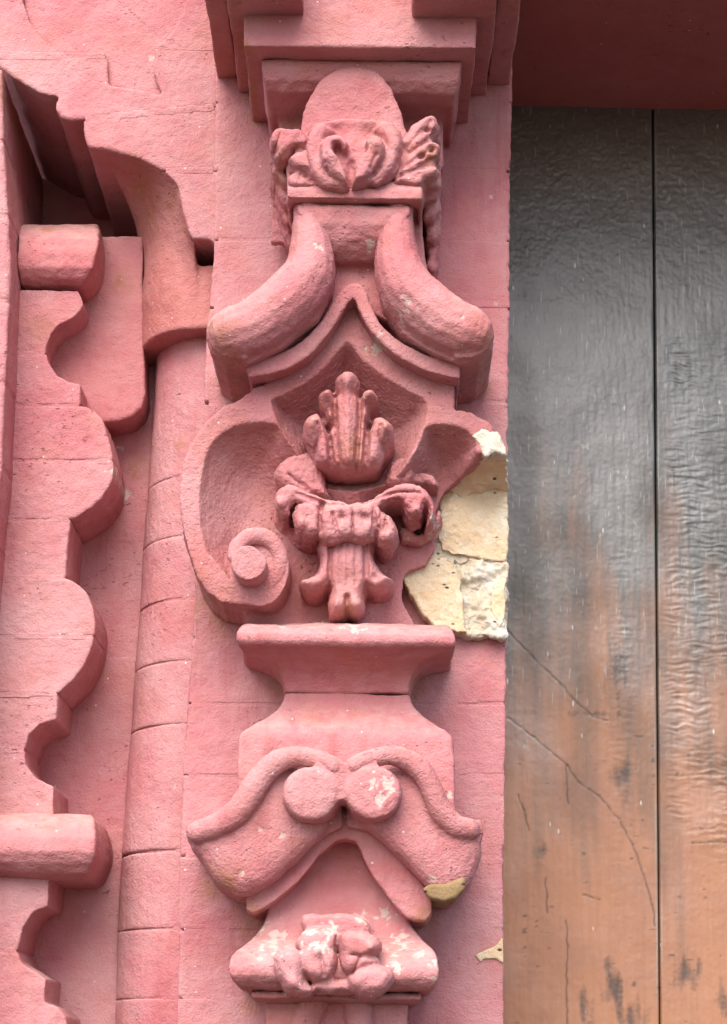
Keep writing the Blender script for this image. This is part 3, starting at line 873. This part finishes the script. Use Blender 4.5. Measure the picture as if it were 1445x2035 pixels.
part('stone_block', wall, Solid().ex([(168, 239), (300, 225), (433, 214), (433, 337), (345, 338), (322, 338), (275, 314), (215, 297), (178, 292), (170, 275), (167, 258)], D1, -.50), PINKW, .0036, 1, FLAT)
part('stone_block', wall, Solid().ex([(326, 341), (433, 340), (432, 478), (430, 490), (418, 476), (382, 473), (373, 455), (364, 420), (353, 370), (344, 357)], D1, -.50), PINKW, .0036, 1, FLAT)
for (xa, ya), (xb, yb) in (((-10, 112), (210, 112)), ((170, 237), (427, 213)), ((328, 339.5), (426, 338.5)), ((313, 95), (427, 93))):
    so = Solid().ex([(xa, ya - 8), (xb, yb - 8), (xb, yb + 8), (xa, ya + 8)], D1, -.3)
    part('joint_mortar', wall, so, PINKW, .004, 0, FLAT + ((.0012, 14),))
part('sunk_panel', wall, Solid().ex([(20, -200), (400, -200), (400, 110), (330, 200), (200, 172), (200, 120), (60, 105)], -.017, -.3), PINKW, .0055, 1, FLAT)

# ------------------------------------------------------------------ recessed wall behind
rec = thing('recessed_wall', 'mauve pink wall face set back between scalloped strip and round column', 'wall', (U(200, 2035, -.27).x, U(200, 2035, -.27).y, 0))
BK = -.29
ys = [590, 735, 968, 1085, 1300, 1415, 1525, 1640, 1885, 2150]
for i in range(len(ys) - 1):
    part('stone_block', rec, Solid().ex([(20, ys[i] + .5), (420, ys[i] + .5), (420, ys[i + 1] - .5), (20, ys[i + 1] - .5)], BK + rng.uniform(-.0006, .0006), -.5), PINKW, .006, 1, FLAT)
part('joint_mortar', rec, Solid().ex([(25, 600), (415, 600), (415, 2140), (25, 2140)], BK, -.48), PINKW, .006, 0, FLAT + ((.0012, 14),))
part('rounded_slab', rec, Solid().ex([(60, 470), (284, 470), (286, 700), (288, 782), (280, 810), (262, 826), (238, 834), (205, 838), (100, 838)], -.19, -.3), PINK, .004, 1, FLAT)
part('deep_panel', rec, Solid().ex([(-120, 250), (300, 250), (300, 640), (-120, 640)], -.50, -.56), PINK, .008, 1, FLAT)

# ------------------------------------------------------------------ engaged round column
colm = thing('engaged_column', 'half-round pink column of stacked drums with overhanging hood, left of carved pilaster', 'column', (U(330, 2035, -.2).x, U(330, 2035, -.2).y, 0))
LC = [(300, 314), (700, 314), (830, 314), (900, 302), (1050, 290), (1200, 280), (1400, 268), (1600, 252), (1750, 240), (2035, 230), (2200, 226)]


def drum(y0, y1, tab, dl, dr, shift=0.0):
    rings = []
    for y in (y0, y1):
        z = U(400, y, dr).z
        # find the photo row of this height at depth dl
        yl = y
        for _ in range(6):
            yl += (U(300, yl, dl).z - z) * PXM
        a = U(lerp_line(tab, yl), yl, dl).x
        b3 = U(lerp_line(LEFT, y) + 14, y, dr).x
        ring = []
        for k in range(15):
            th = math.pi / 2 * k / 14
            ring.append((a + (b3 - a) * (1 - math.cos(th)) ** .9, -(dl + (dr - dl) * math.sin(th) ** .85 + shift), z))
        ring += [(b3, .45, z), (a, .45, z)]
        rings.append(ring)
    return Solid().rings(rings)


js = [640, 792, 942, 1062, 1188, 1312, 1438, 1690, 1845, 1985, 2150]
for i in range(len(js) - 1):
    part('drum', colm, drum(js[i] + .5, js[i + 1] - .5, LC, BK - .01, -.115, rng.uniform(-.0005, .0005)), PINKW, .004, 0, FLAT)
part('joint_mortar', colm, drum(650, 2140, [(y, x - 1.0) for y, x in LC], BK - .01, -.115, .0006), PINKW, .004, 0, FLAT + ((.0012, 14),))
LH = [(300, 283), (560, 283), (700, 286), (900, 290)]
edge = smooth_line([(168, 262), (173, 284), (186, 293), (215, 297), (275, 314), (322, 339), (345, 358), (354, 372), (364, 420), (372, 452), (384, 472)], 2, False)
EW = [U(x, y, -.010) for x, y in edge]
zb = U(400, 652, -.064).z
ztop = U(300, 200, -.01).z
nE = len(EW)
a0, b0 = U(283, 600, -.30).x, U(392, 500, -.065).x
cu = []
for k in range(nE):
    th = math.pi / 2 * k / (nE - 1)
    cu.append((a0 + (b0 - a0) * (1 - math.cos(th)) ** .9, .30 - .232 * math.sin(th) ** .85))
rings = [[(p.x, p.y, ztop) for p in EW] + [(b0, .5, ztop), (a0, .5, ztop)], [tuple(p) for p in EW] + [(b0, .5, EW[-1].z), (a0, .5, EW[0].z)]]
for t in [i / 12 for i in range(1, 13)]:
    ring = []
    for k in range(nE):
        S = EW[k]
        fr = 1 - k / (nE - 1)
        R = .08 + .10 * fr
        E = Vector((cu[k][0], cu[k][1], max(S.z - R, zb + .01)))
        C = Vector((S.x * .12 + cu[k][0] * .88, S.y * .1 + cu[k][1] * .9, S.z - R * .10))
        ring.append(tuple(S * (1 - t) ** 2 + C * (2 * t * (1 - t)) + E * t * t))
    rings.append(ring + [(b0, .5, ring[-1][2]), (a0, .5, ring[0][2])])
rings.append([(x, y, zb) for x, y in cu] + [(b0, .5, zb), (a0, .5, zb)])
so = Solid().rings(rings)
v0 = drum(526, 652, LH, -.30, -.064)
so.f += [tuple(i + len(so.v) for i in f) for f in v0.f]
so.v += v0.v
so.ex([(372, 462), (432, 462), (432, 560), (372, 560)], -.17, -.3)
part('hood', colm, so, PINK_BOUNCE, .0042, 3, DEF)

# ------------------------------------------------------------------ scalloped strip
scal = thing('scalloped_pilaster', 'flat pink pilaster with scalloped right edge and two roll mouldings at far left', 'pilaster', (U(60, 2035, -.1).x, U(60, 2035, -.1).y, 0))
SF = -.10
LE = [(455, 44), (570, 42), (950, 25), (1240, 0), (1700, -35), (2100, -60)]
segs = [
    [(155, 577), (166, 600), (160, 618), (140, 634), (118, 645), (102, 665), (92, 690), (93, 702)],
    [(93, 704), (98, 722), (115, 748), (138, 759), (160, 765), (160, 804)],
    [(161, 807), (185, 815), (207, 840), (219, 880), (226, 914)],
    [(226, 916), (228, 932), (220, 960), (200, 990), (172, 1014), (143, 1031)],
    [(140, 1034), (134, 1075), (131, 1148)],
    [(131, 1150), (158, 1163), (178, 1188), (188, 1225), (187, 1263)],
    [(187, 1265), (172, 1310), (150, 1345), (117, 1377)],
    [(116, 1379), (112, 1430), (80, 1440), (58, 1460), (50, 1489)],
    [(50, 1491), (52, 1520), (70, 1545), (107, 1562), (107, 1622)],
    [(97, 1742), (95, 1800), (65, 1813), (45, 1845), (35, 1889)],
    [(35, 1891), (45, 1915), (70, 1930), (92, 1945), (88, 1992), (112, 2000), (132, 2020), (150, 2150)]]
SM = {0, 2, 3, 5, 6}
for k, s in enumerate(segs):
    y0, y1 = s[0][1], s[-1][1]
    r = smooth_line(s, 3, False) if k in SM else s
    r = [r[0]] + ragged(list(r)[1:-1], .8, 1) + [r[-1]]
    pts = list(r) + [(lerp_line(LE, y1) - 12, y1), (lerp_line(LE, y0) - 12, y0)]
    part('stone_block', scal, Solid().ex(pts, SF + rng.uniform(-.001, .001), -.30), PINKW, .0036, 0, FLAT + ((.0009, 60),))
for yj, xr in ((703, 91), (805, 158), (915, 225), (1032, 137), (1149, 130), (1264, 186), (1378, 114), (1490, 49), (1890, 34)):
    so = Solid().ex([(lerp_line(LE, yj) - 8, yj - 9), (xr, yj - 9), (xr, yj + 9), (lerp_line(LE, yj) - 8, yj + 9)], SF, -.28)
    part('joint_mortar', scal, so, PINKW, .004, 0, FLAT + ((.0012, 14),))
so = Solid().stack([(1618, -90, 180, -.10), (1624, -90, 186, -.072), (1640, -90, 190, -.045), (1665, -90, 192, -.03), (1690, -90, 190, -.028), (1712, -90, 184, -.04), (1732, -90, 176, -.062), (1746, -90, 168, -.10)], -.30)
part('roll_moulding', scal, so, PINK, .004, 4, DEF)
so = Solid().stack([(446, 38, 194, -.19), (452, 37, 195, -.15), (462, 36, 196, -.11), (474, 36, 196, -.085), (500, 36, 192, -.07), (530, 36, 184, -.07), (552, 38, 172, -.082), (568, 40, 162, -.10), (577, 42, 158, -.125)], -.40)
part('roll_moulding', scal, so, PINK, .004, 3, DEF)

# ------------------------------------------------------------------ side wall at the far left
side = thing('side_wall', 'narrow shaded pink side wall running out at the left picture edge', 'wall', tuple(U(0, 2035, 0)))
sy = [190, 330, 475, 640, 800, 960, 1110, 1240, 1400, 1560, 1720, 1880, 2030, 2148]
for i in range(len(sy) - 1):
    y0, y1 = sy[i] + 1, sy[i + 1] - 1
    def sx(y):
        return float(np.interp(y, [190, 330, 475, 570, 950, 1240, 1400, 1700, 2148], [22, 26, 36, 41, 25, 0, -14, -38, -66]))
    pts = [(sx(y0), y0), (sx(y1), y1), (sx(y1) - 150, y1), (sx(y0) - 150, y0)]
    w = [U(x, y, -.10) for x, y in pts]
    part('stone_block', side, Solid().rings([[(p.x, .5, p.z) for p in w], [(p.x, -.015, p.z) for p in w]]), PINKW, .0055, 1, FLAT)

w = [U(x, y, -.10) for x, y in [(sx(y) - 1.0, y) for y in (192, 330, 475, 570, 950, 1240, 1398, 1700, 2146)] + [(-190, 2146), (-120, 192)]]
part('joint_mortar', side, Solid().rings([[(p.x, .5, p.z) for p in w], [(p.x, -.0135, p.z) for p in w]]), PINKW, .005, 0, FLAT + ((.001, 14),))

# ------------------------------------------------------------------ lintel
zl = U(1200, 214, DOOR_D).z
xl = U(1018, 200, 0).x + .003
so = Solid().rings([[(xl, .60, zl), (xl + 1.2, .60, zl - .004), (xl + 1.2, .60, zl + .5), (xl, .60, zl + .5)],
                    [(xl + .012, -.42, zl), (xl + 1.2, -.42, zl - .004), (xl + 1.2, -.42, zl + .5), (xl + .012, -.42, zl + .5)]])  # unseen front overhang lengthened so that it shades the top of the door
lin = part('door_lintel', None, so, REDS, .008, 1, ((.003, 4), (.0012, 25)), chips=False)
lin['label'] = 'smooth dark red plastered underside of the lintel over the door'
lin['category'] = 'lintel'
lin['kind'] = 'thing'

# ------------------------------------------------------------------ door
door = thing('wooden_door', 'weathered brown varnished plank door with wrinkled glossy paint', 'door', (U(1200, 2035, DOOR_D).x, U(1200, 2035, DOOR_D).y, 0))
CR = [[(1008, 1252), (1052, 1300), (1100, 1345), (1148, 1398), (1180, 1425), (1210, 1433)],
      [(1008, 1426), (1060, 1465), (1128, 1522), (1150, 1555), (1190, 1582), (1230, 1628), (1258, 1680), (1280, 1740), (1297, 1800), (1303, 1840)],
      [(1126, 1520), (1127, 1560), (1128, 1598)], [(1084, 1745), (1086, 1785), (1088, 1815)], [(1160, 1778), (1178, 1784), (1192, 1788)],
      [(1375, 1676), (1410, 1674), (1450, 1674)], [(1126, 1830), (1128, 1880), (1126, 1960), (1128, 2040)],
      [(1030, 1580), (1042, 1610), (1050, 1650)]]
STAIN = [(1220, 1955, 26, 45), (1165, 2010, 16, 50), (1255, 2010, 16, 40), (1365, 1935, 34, 30), (1440, 1990, 16, 50), (1070, 1690, 22, 16), (1235, 1985, 10, 60), (1290, 2030, 12, 30), (1180, 1420, 50, 8), (1225, 1330, 26, 60), (1240, 1540, 24, 50)]


def plank(xa0, xa1, xb0, xb1, wr):
    """xa at the top row, xb at the bottom row"""
    pa, pb = U(xa0, 190, DOOR_D), U(xa1, 190, DOOR_D)
    pc, pd = U(xb0, 2110, DOOR_D), U(xb1, 2110, DOOR_D)
    nx = max(8, int((pb.x - pa.x) / .0022))
    nz = int((pa.z - pc.z) / .0024)
    s, t = np.meshgrid(np.linspace(0, 1, nx), np.linspace(0, 1, nz), indexing='ij')
    X = (pa.x + (pb.x - pa.x) * s) * (1 - t) + (pc.x + (pd.x - pc.x) * s) * t
    Z = pa.z + (pc.z - pa.z) * t
    P = np.stack([X.ravel(), np.zeros(X.size), Z.ravel()], 1)
    # photo rows and columns of the points
    rel = np.stack([X.ravel() - EYEP.x, np.full(X.size, -DOOR_D - EYEP.y), Z.ravel() - EYEP.z], 1)
    dep = rel @ np.array(fwd)
    PX = CX + F_PX * (rel @ np.array(RT)) / dep
    PY = CY - F_PX * (rel @ np.array(UPV)) / dep
    q = P.copy(); q[:, 0] *= .22
    qw = q.copy(); qw[:, 2] += .006 * pnoise(P, 30.0)
    wrink = pnoise(qw, 115.0, 3.0) + .5 * pnoise(qw, 220.0, 8.0)
    H = .0016 * pnoise(P, 10.0) + .0004 * pnoise(P, 45.0) + .0003 * pnoise(P, 120.0)
    blob = np.clip((900 - PY) / 400, 0, 1)
    H += blob * (.0004 * pnoise(P, 60.0, 2.0) + .0004 * pnoise(P, 130.0, 6.0))
    amp = wr(PX, PY)
    amp = amp * np.clip(.75 + pnoise(P, 12.0, 11.0), 0, 1.3)
    H += amp * .0012 * np.abs(wrink) ** .8 * np.sign(wrink)
    pv = P.copy(); pv[:, 2] *= .12
    H += .0004 * pnoise(pv, 110.0, 1.0) + .0002 * pnoise(pv, 260.0, 7.0)
    var_shade = np.clip(.3 * pnoise(P, 7.0, 4.0) + .25 * pnoise(pv, 60.0, 14.0) + (1800 - PY + 420 * pnoise(pv, 14.0, 3.0)) / 800, 0, 1) * .92 + .1 * amp  # old dark varnish and lintel shade painted as one fade from the top
    fle = np.clip((pnoise(P * np.array([1, 1, .3]), 120.0, 31.0) - .5) * 6, 0, 1) * np.clip(1 - np.abs(PY - 950) / 520, 0, 1) * (pnoise(P, 18.0, 6.0) > -.05)
    fle = np.maximum(fle, np.clip((pnoise(P * np.array([1, 1, .12]), 200.0, 41.0) - .55) * 8, 0, 1) * (PY < 1400) * .8)
    crk = np.clip(amp * (-wrink * 1.6 - .75), 0, 1) * np.clip((PY - 1150) / 300, 0, 1)
    for c in CR:
        for (ax, ay), (bx, by) in zip(c[:-1], c[1:]):
            tt = np.clip(((PX - ax) * (bx - ax) + (PY - ay) * (by - ay)) / ((bx - ax) ** 2 + (by - ay) ** 2), 0, 1)
            dd = np.hypot(PX - ax - tt * (bx - ax) + 3 * pnoise(P, 60.0), PY - ay - tt * (by - ay))
            k = np.clip(1.25 - dd / 2.0, 0, 1)
            crk = np.maximum(crk, k * .8)
            H -= .0012 * k
    for sx_, sy_, rx, ry in STAIN:
        dd = np.hypot((PX - sx_) / rx, (PY - sy_) / ry)
        k = np.clip((1.0 - dd) * 1.0 + 1.1 * pnoise(pv * np.array([1, 1, 2.0]), 70.0, 2.0) + .3 * pnoise(P, 150.0), 0, 1) * (dd < 1.3)
        crk = np.maximum(crk, k * .85)
        H -= .001 * k
    # small cracks in the paint, lower half
    q2 = P.copy(); q2[:, 0] *= .35
    sc = pnoise(q2, 120.0, 21.0)
    k = np.clip((sc - .52) * 7, 0, 1) * np.clip((PY - 1250) / 200, 0, 1) * (pnoise(P, 11.0, 17.0) > .08)
    crk = np.maximum(crk, k * .7)
    e = np.minimum(s, 1 - s).ravel() * (pb.x - pa.x)
    H -= .004 * np.clip(1 - e / .004, 0, 1) ** 2
    edge = np.clip(1 - e / .007, 0, 1)
    H2 = (DOOR_D + H).reshape(X.shape)
    so = Solid().grid(X[:, ::-1], Z[:, ::-1], H2[:, ::-1], DOOR_D - .05)
    me = mesh_from('plank', so.v, so.f)
    NN = X.size
    glo = np.clip(1.0 - (PY - 800) / 800 + .7 * pnoise(pv, 9.0, 5.0) + .5 * pnoise(P, 8.0, 2.0), .06, 1)
    fle = np.maximum(fle, np.clip(1 - np.abs(e - .0035) / .0035, 0, 1) * np.clip(.45 + 1.2 * pnoise(pv, 60.0, 23.0), 0, 1) * (pb.x - pa.x > 0))
    for nm, arr in (('fleck', fle), ('varnish_shade', np.clip(var_shade + .25 * edge, 0, 1)), ('crack', crk), ('gloss', glo)):
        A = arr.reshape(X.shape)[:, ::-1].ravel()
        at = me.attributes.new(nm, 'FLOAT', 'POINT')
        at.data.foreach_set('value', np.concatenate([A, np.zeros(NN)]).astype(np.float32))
    me.polygons.foreach_set('use_smooth', np.ones(len(me.polygons), dtype=bool))
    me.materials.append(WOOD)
    o = bpy.data.objects.new('plank', me)
    COL.objects.link(o)
    o.parent = door
    o.matrix_parent_inverse = Matrix.Translation(-door.location)
    return o


def wr1(PX, PY):
    return .55 * np.clip(1 - np.abs(PX - 1235) / 45, 0, 1) * np.clip((PY - 980) / 250, 0, 1) * np.clip((1800 - PY) / 200, 0, 1)


def wr2(PX, PY):
    return np.clip((PX - 1312) / 25, .12, 1) * np.clip((PY - 600) / 120, 0, 1) * np.clip((1700 - PY + (PX - 1380) * .8) / 50, .06, 1)


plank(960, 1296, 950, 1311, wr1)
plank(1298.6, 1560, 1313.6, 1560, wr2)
so = Solid().ex([(940, 170), (1580, 170), (1580, 2120), (940, 2120)], DOOR_D - .03, DOOR_D - .08)
part('door_backing', door, so, GAPW, .02, 0, (), chips=False)

# ------------------------------------------------------------------ plain footing of each element, down to the pavement
def footing(name, parent, x0, x1, d1, d0, mat):
    a, b = U(x0, 2148, d1), U(x1, 2148, d1)
    z = min(a.z, b.z) - .001
    bm = bmesh.new()
    bmesh.ops.create_cube(bm, size=1.0)
    for v in bm.verts:
        v.co = Vector((a.x if v.co.x < 0 else b.x, -d1 if v.co.y < 0 else -d0, 0.0 if v.co.z < 0 else z))
    bmesh.ops.bevel(bm, geom=bm.edges[:], offset=.004, segments=2, affect='EDGES')
    me = bpy.data.meshes.new(name)
    bm.to_mesh(me)
    bm.free()
    me.materials.append(mat)
    o = bpy.data.objects.new(name, me)
    COL.objects.link(o)
    o.parent = parent
    o.matrix_parent_inverse = Matrix.Translation(-parent.location)


footing('footing', pil, 350, 1000, 0.0, -.45, PINKW)
footing('footing', pil, 530, 806, .15, .001, PINK)
footing('footing', rec, 20, 420, BK, -.5, PINKW)
footing('footing', colm, 232, 348, -.09, BK + .002, PINKW)
footing('footing', scal, -75, 146, SF, BK + .002, PINKW)
footing('footing', side, -170, -80, 0.0, -.3, PINKW)
footing('lower_panel', door, 1003, 1560, DOOR_D, DOOR_D - .08, WOOD)
